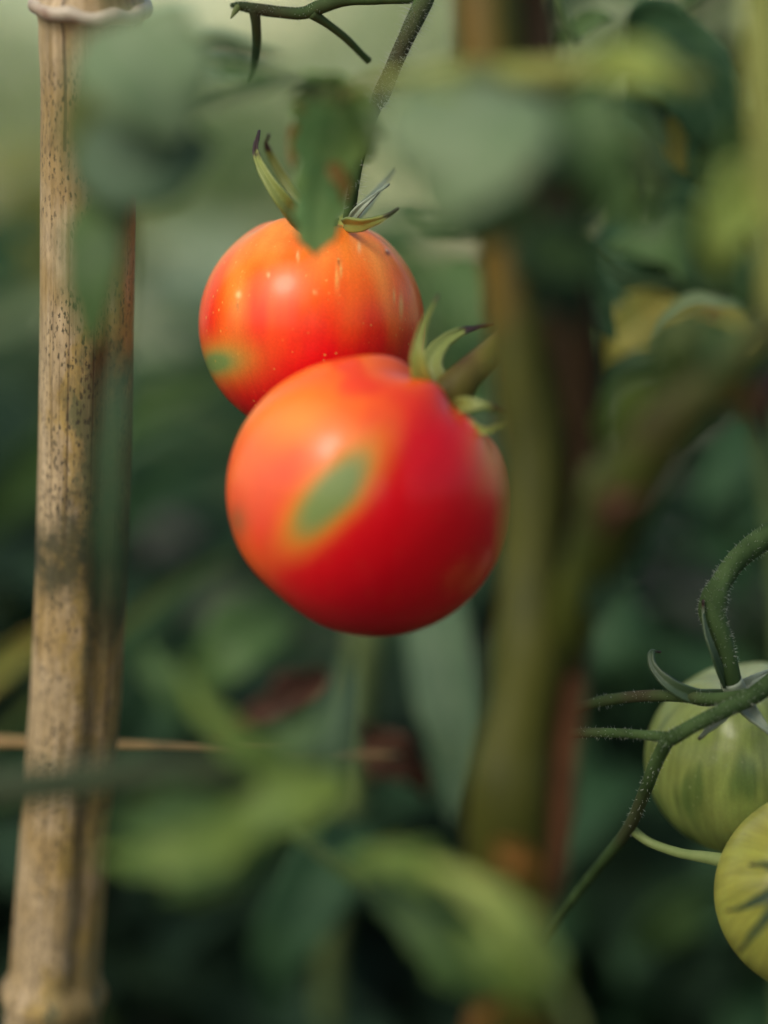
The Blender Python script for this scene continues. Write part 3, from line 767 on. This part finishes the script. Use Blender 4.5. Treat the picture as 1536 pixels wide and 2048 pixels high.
for k, (mt, w, pts) in enumerate([
    ('leaf_olive', 90, [(1210, 1060, .45), (1200, 990, .445), (1225, 920, .445), (1270, 870, .448)]),
    ('leaf_dark', 100, [(1300, 960, .46), (1330, 890, .455), (1380, 850, .455), (1460, 840, .46)]),
    ('leaf_deep', 90, [(1180, 1240, .46), (1230, 1140, .455), (1270, 1060, .455), (1310, 960, .46)]),
    ('leaf_olive', 110, [(1380, 780, .43), (1350, 700, .425), (1380, 640, .425), (1440, 600, .43)]),
    ('leaf_fresh', 80, [(1290, 840, .44), (1340, 790, .435), (1400, 760, .435), (1460, 760, .44)]),
    ('leaf_deep', 150, [(1090, 430, .44), (1120, 500, .436), (1140, 580, .436), (1150, 680, .44)]),  # deep leaves from here on are added as shadow beside the upper stem
    ('leaf_deep', 100, [(1040, 470, .445), (1070, 520, .442), (1080, 580, .442), (1070, 660, .445)]),
    ('leaf_deep', 90, [(1060, 180, .455), (1090, 250, .45), (1100, 330, .45), (1090, 400, .455)])]):
    leaf('leaf', pts, w, M[mt], tp, seed=300+k, lobes=4, lob=.3, fold=.15, tilt=(k*17) % 40-20, wav=.12)
# horizontal yellow leaf stalk
tube('leaf_stalk', [(985, 150, ST-.02, 60), (900, 150, ST-.03, 52), (820, 156, ST-.02, 34), (740, 165, .47, 24), (690, 190, .50, 20)], M['stem_yellow'], tp)
tube('leaf_stalk', [(1000, 150, ST-.02, 60), (1100, 146, ST-.03, 56), (1220, 142, ST-.035, 56), (1320, 150, ST-.04, 56), (1400, 170, ST-.045, 46)], M['stem_yellow'], tp)
leaf('leaf', [(1190, 130, .425), (1270, 125, .418), (1330, 150, .415), (1390, 180, .42)], 80, M['leaf_lime'], tp, seed=5)
# pale leaf between tomatoes and stem
UPF = Vector((-.15, -.62, .78))
leaf('leaf', [(1015, 175, .415), (955, 235, .405), (910, 300, .40), (880, 370, .40), (850, 440, .405)], 350, M['leaf_pale'], tp, 'pale grey green leaf lit from above', seed=6, fold=.06, lobes=3, lob=.12, facing=Vector((-.1, -.78, .6)), prof=[.5, .85, 1, 1, .9, .7, .4, 0])
leaf('leaf', [(1070, 380, .43), (1000, 430, .425), (920, 455, .42), (840, 460, .42), (770, 430, .425)], 110, M['leaf'], tp, seed=7, lobes=3, facing=Vector((.1, -.95, .1)))
leaf('leaf', [(1130, 200, .42), (1170, 270, .415), (1195, 350, .415), (1190, 460, .42)], 200, M['leaf'], tp, seed=8, lobes=3, tilt=-10)
leaf('leaf', [(1260, 240, .425), (1290, 310, .42), (1300, 390, .42), (1270, 470, .425)], 60, M['leaf_olive'], tp, 'thin yellowing leaf edge', seed=18, lobes=2, tilt=-10)
leaf('leaf', [(940, 230, 0.415), (900, 190, 0.410), (850, 180, 0.410), (770, 200, 0.415)], 60, M['leaf_lime'], tp, seed=17, lobes=3)
leaf('leaf', [(1070, 470, 0.425), (1110, 500, 0.420), (1170, 520, 0.420), (1230, 520, 0.425)], 110, M['leaf'], tp, seed=9, lobes=3)
# leaf in front of the rear tomato
leaf('leaf', [(705, 165, .515), (680, 225, .522), (662, 300, .528), (645, 380, .532), (634, 450, .534), (628, 515, .535)], 205, M['leaf_spotted'], tp, 'drooping leaf with orange spots, its tip over the rear tomato', seed=10, lobes=6, lob=.22, fold=.08, facing=Vector((-.1, -.95, .25)),
     prof=[.5, .95, 1, .82, .66, .58, .52, .42, .0])
leaf('leaf', [(650, 230, .53), (610, 250, .532), (588, 285, .533), (585, 340, .533)], 44, M['leaf_amber'], tp, 'withered amber leaflet', seed=12, lobes=3, tilt=10)
leaf('leaf', [(655, 330, .527), (678, 350, .526), (688, 375, .526), (688, 408, .527)], 40, M['leaf_amber'], tp, 'small rusty leaflet beside the calyx', seed=13, lobes=2, tilt=10)
leaf('leaf', [(700, 190, .51), (660, 182, .508), (620, 185, .508), (570, 205, .51)], 60, M['leaf_olive'], tp, seed=14, lobes=3, facing=Vector((0, -.9, .3)))

# dark dry stem
dt = thing('dead_vine', 'dead brown stem running down behind the thick green stem', 'dry stem', P(1085, 3200, .52)*1.0)
dry = [(1060, -500, .478, 70), (1068, -150, .478, 68), (1075, 30, .478, 66), (1095, 220, .474, 110), (1108, 400, .474, 130), (1122, 560, .474, 135), (1148, 750, .476, 108), (1164, 950, .478, 80), (1156, 1150, .478, 78), (1143, 1350, .478, 64), (1124, 1550, .478, 58), (1106, 1720, .478, 56), (1084, 1835, .48, 44)]
for nm, mt, seg_ in (('bark', 'stem_dry', dry[:10]), ('bark', 'stem_rust', dry[9:])):
    tube(nm, seg_, M[mt], dt, n=60, seg=20, rough=.25)
dt.location = P(1086, 1835, .487); 
for c_ in dt.children: c_.data.transform(Matrix.Translation(P(1085, 3200, .52)-dt.location))

# ------------------------------------------------------------------ foreground sprays
def cluster(parent, spec, seed0):
    for i, (mt, w, d, up, pts) in enumerate(spec):
        kw = dict(facing=Vector(up)) if isinstance(up, tuple) else dict(tilt=up)
        leaf('leaf', [(x, y, d+.006*abs(k-1.5)) for k, (x, y) in enumerate(pts)], w, M[mt], parent, seed=seed0+i, lobes=4, lob=.28, fold=.14, wav=.1, prof=[.35, .8, 1, .95, .8, .6, .35, .02], **kw)
s1 = thing('leaf_spray', 'blurred grey green leaf hanging over the upper part of the cane', 'leaf', P(230, 60, .45))
BIG = [.35, .85, 1, 1, .95, .8, .5, .03]
leaf('leaf', [(215, 50, .447), (275, 110, .442), (325, 190, .44), (370, 280, .442)], 290, M['leaf_pale'], s1, seed=200, lobes=3, lob=.12, fold=.06, facing=Vector((.1, -.8, .55)), prof=BIG)
leaf('leaf', [(170, 270, .452), (250, 310, .448), (330, 310, .446), (430, 290, .45)], 230, M['leaf_teal'], s1, seed=201, lobes=3, lob=.12, fold=.06, facing=Vector((.1, -.97, .1)), prof=BIG)
leaf('leaf', [(215, 90, .458), (205, 210, .456), (198, 330, .456), (215, 440, .458)], 160, M['leaf_olive'], s1, seed=202, lobes=3, lob=.12, fold=.06, facing=Vector((-.1, -.95, .2)), prof=BIG)
leaf('leaf', [(215, 380, .466), (195, 470, .462), (187, 570, .460), (180, 705, .462)], 130, M['leaf'], s1, 'long green leaf lying along the cane', seed=203, lobes=3, lob=.1, fold=.12, facing=Vector((-.2, -.95, .1)), prof=BIG)
leaf('leaf', [(250, 700, .45), (228, 850, .446), (215, 1050, .446), (220, 1260, .45)], 58, M['leaf_dark'], s1, 'narrow dark leaf hanging down the right side of the cane', seed=204, lobes=4, lob=.3, fold=.12, facing=Vector((-.2, -.95, .1)), prof=BIG)
tube('leaf_stalk', [(262, 420, .47, 12), (262, 560, .46, 12), (250, 700, .45, 12)], M['stem_green'], s1)
tube('leaf_stalk', [(250, 60, .455, 14), (225, 0, .455, 16), (180, -160, .455, 20)], M['stem_green'], s1)
tube('leaf_stalk', [(250, 90, .455, 14), (275, 220, .452, 14), (262, 330, .45, 14), (235, 420, .448, 12)], M['stem_green'], s1)
tube('leaf_stalk', [(350, 260, .47, 14), (410, 215, .48, 16), (480, 190, .49, 16), (580, 165, .50, 18), (690, 180, .52, 20)], M['stem_green'], s1)
cluster(s1, [('leaf', 60, .47, (0, -.7, .6), [(420, 130), (470, 150), (530, 160), (600, 165)]),
    ('leaf_dark', 50, .475, 20, [(380, 100), (440, 90), (500, 110), (560, 120)])], 220)

s2 = thing('leaf_spray', 'bright lime green blurred leaf arching at the bottom centre', 'leaf', P(1130, 1990, .43))
cluster(s2, [
    ('leaf_lime', 150, .418, (0.2, -.5, .85), [(1120, 1970), (1050, 1870), (960, 1790), (850, 1730)]),  # narrow lime leaf laid along the ridge as its highlight, darker leaves below
    ('leaf_fresh', 110, .425, (0.1, -.7, .7), [(930, 1800), (850, 1740), (770, 1720), (680, 1730)]),
    ('leaf_fresh', 120, .43, (-.2, -.8, .5), [(1110, 2000), (1050, 1950), (970, 1900), (900, 1840)]),
    ('leaf', 140, .44, -10, [(1030, 1980), (930, 1930), (850, 1860), (740, 1790)]),
    ('leaf_dark', 110, .445, 10, [(1000, 1900), (900, 1840), (820, 1800), (720, 1760)])], 240)
tube('leaf_stalk', [(1120, 1980, .425, 20), (1160, 2080, .43, 22), (1180, 2300, .44, 26)], M['stem_lightgreen'], s2)

s3 = thing('leaf_spray', 'soft green blurred leaves crossing the lower left, right of the cane', 'leaf', P(600, 1600, .44))
cluster(s3, [
    ('leaf_fresh', 150, .425, (-.1, -.7, .7), [(690, 1560), (590, 1600), (490, 1640), (380, 1690)]),
    ('leaf_fresh', 130, .420, (-.1, -.8, .55), [(520, 1640), (420, 1690), (310, 1720), (190, 1710)]),
    ('leaf', 120, .43, (.1, -.9, .3), [(480, 1560), (380, 1610), (300, 1640), (200, 1660)]),
    ('leaf', 110, .432, (0, -.9, .4), [(560, 1680), (470, 1730), (400, 1770), (320, 1790)]),
    ('leaf_fresh', 90, .43, 20, [(620, 1570), (520, 1520), (430, 1440), (350, 1320)]),
    ('leaf', 80, .44, 10, [(430, 1450), (370, 1400), (310, 1340), (290, 1280)]),
    ('leaf_teal', 100, .435, 10, [(620, 1590), (650, 1520), (680, 1420), (700, 1320)]),
    ('leaf', 90, .435, -25, [(540, 1560), (560, 1500), (620, 1460), (660, 1400)])], 260)
tube('leaf_stalk', [(600, 1600, .435, 26), (500, 1562, .435, 60), (420, 1545, .435, 74), (250, 1552, .435, 80), (60, 1575, .435, 88), (-150, 1590, .435, 92)], M['stem_dark'], s3)
tube('leaf_stalk', [(560, 1640, .50, 14), (700, 1740, .50, 14), (860, 1850, .50, 14), (1000, 1950, .47, 18)], M['stem_green'], s3)
tube('leaf_stalk', [(585, 1665, .50, 14), (720, 1775, .50, 12), (880, 1900, .50, 12)], M['stem_green'], s3)
tube('leaf_stalk', [(575, 1652, .495, 14), (640, 1620, .46, 16), (620, 1590, .435, 20)], M['stem_green'], s3)

# ------------------------------------------------------------------ top right shoot, a little behind focus
s4 = thing('leafy_shoot', 'small shoot with a round leaf against the pale background, top right', 'shoot', P(1100, -50, .68))
tube('stem', [(1085, -120, .70, 26), (1108, -20, .69, 26), (1128, 40, .69, 26), (1160, 90, .69, 18)], M['stem_green'], s4)
leaf('leaf', [(1145, 62, .69), (1170, 50, .688), (1200, 35, .686), (1225, 38, .686)], 46, M['leaf'], s4, seed=30, tilt=-20)
leaf('leaf', [(1135, 70, .69), (1110, 78, .695), (1090, 95, .70)], 34, M['leaf'], s4, seed=31)
s5 = thing('leaf_spray', 'broad dark green drooping leaf at the upper right', 'leaf', P(1255, 90, .7))
leaf('leaf', [(1255, 75, .70), (1310, 85, .69), (1370, 130, .685), (1420, 210, .685), (1430, 290, .69), (1410, 340, .70)], 190, M['leaf_dark'], s5, seed=32, lobes=3, lob=.15, tilt=10)
leaf('leaf', [(1320, 130, .70), (1290, 190, .70), (1300, 240, .70), (1325, 300, .70)], 110, M['leaf_dark'], s5, seed=33, lobes=3)
leaf('leaf', [(1350, 230, .71), (1340, 270, .71), (1350, 310, .71), (1375, 345, .71)], 66, M['leaf_yellow'], s5, 'yellowing leaf showing behind the dark one', seed=34)
tube('leaf_stalk', [(1255, 80, .70, 14), (1340, 30, .71, 20), (1450, -60, .72, 26), (1560, -200, .73, 30)], M['stem_green'], s5)
s6 = thing('tomato_vine', 'yellow green blurred stem along the right edge near the top', 'stem', P(1520, -300, 0.450))
tube('stem', [(1525, -400, 0.440, 80), (1528, 0, 0.440, 80), (1532, 200, 0.440, 74), (1545, 420, 0.440, 66), (1560, 640, 0.440, 60)], M['stem_yellow'], s6, n=40, rough=.1)
leaf('leaf', [(1530, 330, 0.450), (1480, 400, 0.440), (1440, 470, 0.435), (1430, 560, 0.440)], 140, M['leaf_lime'], s6, seed=35, lobes=3)
leaf('leaf', [(1545, 250, 0.450), (1500, 290, 0.460), (1450, 330, 0.460), (1380, 340, 0.470)], 130, M['leaf'], s6, seed=36, lobes=3)

# ------------------------------------------------------------------ plant behind right
s7 = thing('tomato_plant', 'leafy side shoots with a curled pale leaf, right of the thick stem', 'plant', (P(1500, 1024, .74).x, P(1500, 1024, .74).y, 0))
tube('stem', to_ground([(1500, 300, .80, 30), (1490, 520, .80, 34), (1500, 760, .80, 40), (1540, 1000, .80, 44), (1570, 1300, .80, 48), (1570, 2100, .80, 50)]), M['stem_green'], s7, n=60)
tube('leaf_stalk', [(1500, 640, .80, 24), (1440, 590, .77, 22), (1380, 570, .75, 20), (1260, 560, .73, 18), (1180, 500, .72, 12)], M['stem_green'], s7)
for i, (mt, lab, w, tl, pts) in enumerate([
    ('leaf_pale', 'curled pale leaf catching the light', 76, 35, [(1475, 690, .74), (1455, 640, .73), (1400, 622, .73), (1345, 640, .735), (1310, 690, .74)]),
    ('leaf_yellow', 'yellowing leaf with orange blotches', 120, 10, [(1330, 590, .76), (1290, 640, .75), (1230, 680, .75), (1190, 740, .76)]),
    ('leaf', None, 150, 25, [(1440, 560, .76), (1380, 500, .75), (1300, 480, .75), (1200, 500, .76)]),
    ('leaf_dark', None, 160, -20, [(1500, 560, .78), (1430, 470, .77), (1370, 420, .77), (1280, 400, .78)]),
    ('leaf', None, 190, 30, [(1490, 470, .8), (1440, 400, .79), (1400, 330, .79), (1330, 280, .8)]),
    ('leaf_dark', None, 170, 0, [(1480, 700, .8), (1440, 740, .79), (1400, 780, .79), (1340, 900, .8)]),
    ('leaf', None, 200, 20, [(1560, 620, .78), (1520, 560, .77), (1490, 500, .77), (1450, 380, .78)]),
    ('leaf_dark', None, 160, 10, [(1240, 220, .78), (1300, 260, .77), (1370, 330, .77), (1420, 420, .78)]),
    ('leaf_dark', None, 160, 10, [(1180, 470, .78), (1240, 520, .77), (1310, 560, .77), (1400, 570, .78)]),
    ('leaf_pale', None, 130, 40, [(1560, 700, .8), (1540, 640, .79), (1510, 590, .79), (1480, 560, .8)])]):
    leaf('leaf', pts, w, M[mt], s7, lab, seed=40+i, lobes=3, tilt=tl)

for i, (mt, w, tl, pts) in enumerate([
    ('leaf', 150, 0, [(1540, 430, .9), (1470, 480, .9), (1400, 520, .9), (1330, 540, .9)]),
    ('leaf_lime', 110, 10, [(1540, 380, .88), (1470, 400, .88), (1420, 440, .88), (1380, 500, .88)]),
    ('leaf_dark', 130, -10, [(1540, 300, .86), (1480, 330, .86), (1430, 400, .86), (1400, 470, .86)]),
    ('leaf', 130, 15, [(1200, 330, .9), (1240, 400, .9), (1280, 460, .9), (1330, 500, .9)]),
    ('leaf_dark', 170, 0, [(1060, 470, .70), (1110, 540, .70), (1170, 600, .70), (1230, 680, .70)]),
    ('leaf_yellow', 70, 15, [(1500, 700, .72), (1470, 660, .72), (1400, 640, .72), (1330, 660, .72)]),
    ('leaf_dark', 100, 15, [(1540, 800, .9), (1470, 780, .9), (1380, 790, .9), (1290, 820, .9)])]):
    leaf('leaf', pts, w, M[mt], s7, seed=140+i, lobes=3, tilt=tl)

st_ = thing('thin_stick', 'thin tan stick lying level behind the cane, low at left', 'stick', P(200, 1495, .70))
tube('bark', [(-200, 1478, .70, 26), (60, 1486, .70, 24), (300, 1496, .70, 20), (560, 1506, .70, 16), (800, 1512, .72, 14)], M['stem_stick'], st_, n=30)

# ------------------------------------------------------------------ mid background
g1 = thing('strap_leaf_plant', 'clump of long strap shaped leaves rising behind the cane at left', 'plant', (P(200, 1700, .95).x, P(200, 1700, .95).y, 0))
for i, (mt, w, pts) in enumerate([
    ('leaf_dark', 100, [(-150, 1750, .95), (100, 1450, .93), (300, 1220, .92), (520, 1060, .93)]),
    ('leaf_olive', 30, [(-100, 1560, .9), (120, 1360, .89), (330, 1185, .88), (500, 1095, .88)]),
    ('leaf', 120, [(-100, 1100, 1.1), (120, 900, 1.08), (300, 800, 1.06), (520, 740, 1.06)]),
    ('leaf_dark', 110, [(0, 1300, 1.1), (200, 1050, 1.08), (350, 950, 1.06), (560, 880, 1.06)]),
    ('leaf_yellow', 60, [(-200, 1500, .9), (-60, 1380, .9), (60, 1290, .9), (180, 1220, .9)]),
    ('leaf_pale', 90, [(-100, 680, 1.3), (0, 620, 1.3), (100, 590, 1.3), (260, 580, 1.3)]),
    ('leaf_dark', 140, [(150, 1700, 1.0), (300, 1430, 1.0), (420, 1300, 1.0), (560, 1180, 1.0)])]):
    leaf('leaf', pts, w, M[mt], g1, seed=60+i, tilt=15, fold=.3, prof=[.5, .8, 1, 1, .9, .7, .4, .02])
g2 = thing('tomato_plant', 'plant behind and below the lower red tomato with long hanging leaves', 'plant', (P(800, 1400, .9).x, P(800, 1400, .9).y, 0))
tube('stem', to_ground([(738, 1180, .95, 70), (730, 1290, .95, 70), (722, 1400, .96, 66), (712, 1500, .97, 60), (690, 1700, .98, 50), (660, 1900, .99, 50)]), M['stem_behind'], g2, n=50)
for i, (mt, lab, w, tl, pts) in enumerate([
    ('leaf_teal', 'long grey green leaf hanging to a point', 150, 20, [(850, 1130, .86), (880, 1280, .84), (910, 1440, .83), (915, 1560, .83), (908, 1650, .83)]),
    ('leaf', None, 150, 20, [(560, 1230, .9), (480, 1280, .88), (430, 1330, .88), (370, 1400, .9)]),
    ('leaf', None, 130, 10, [(900, 500, 1.0), (940, 600, .98), (930, 700, .98), (900, 820, 1.0)]),
    ('leaf_dark', None, 170, 0, [(720, 1650, .9), (640, 1750, .88), (560, 1900, .88), (540, 2050, .9)]),
    ('leaf_dark', None, 160, 20, [(1180, 1180, .95), (1230, 1260, .94), (1260, 1330, .94), (1290, 1420, .96)]),
    ('leaf', None, 130, 30, [(1290, 1900, .95), (1340, 1840, .94), (1400, 1800, .94), (1460, 1790, .96)])]):
    leaf('leaf', pts, w, M[mt], g2, lab, seed=80+i, lobes=2, lob=.1, tilt=tl)
def dry_leaf(label, mt, pts, w, seed):
    o = leaf('dry_leaf', pts, w, M[mt], None, label, seed=seed, lobes=3, lob=.3, tilt=25, wav=.25, fold=.5)
    tag(o, label, 'dry leaf', 'dried brown leaves')
dry_leaf('shrivelled reddish brown leaf below the lower red tomato', 'leaf_brown', [(720, 1480, .8), (770, 1500, .79), (820, 1530, .79), (860, 1600, .8)], 120, 90)
dry_leaf('dark brown dead leaf right of the cane, above the horizontal stalk', 'leaf_brown', [(660, 1360, .8), (590, 1400, .79), (520, 1440, .79), (430, 1480, .8)], 100, 91)
dry_leaf('small orange brown dead leaf beside the foot of the dry stem', 'leaf_orange', [(1000, 1700, .455), (1035, 1710, .45), (1060, 1730, .45), (1080, 1760, .452)], 60, 92)
dry_leaf('rusty curled leaf at the bottom edge of the picture', 'leaf_orange', [(1010, 1960, .455), (980, 2000, .45), (960, 2040, .45), (930, 2090, .45)], 50, 93)
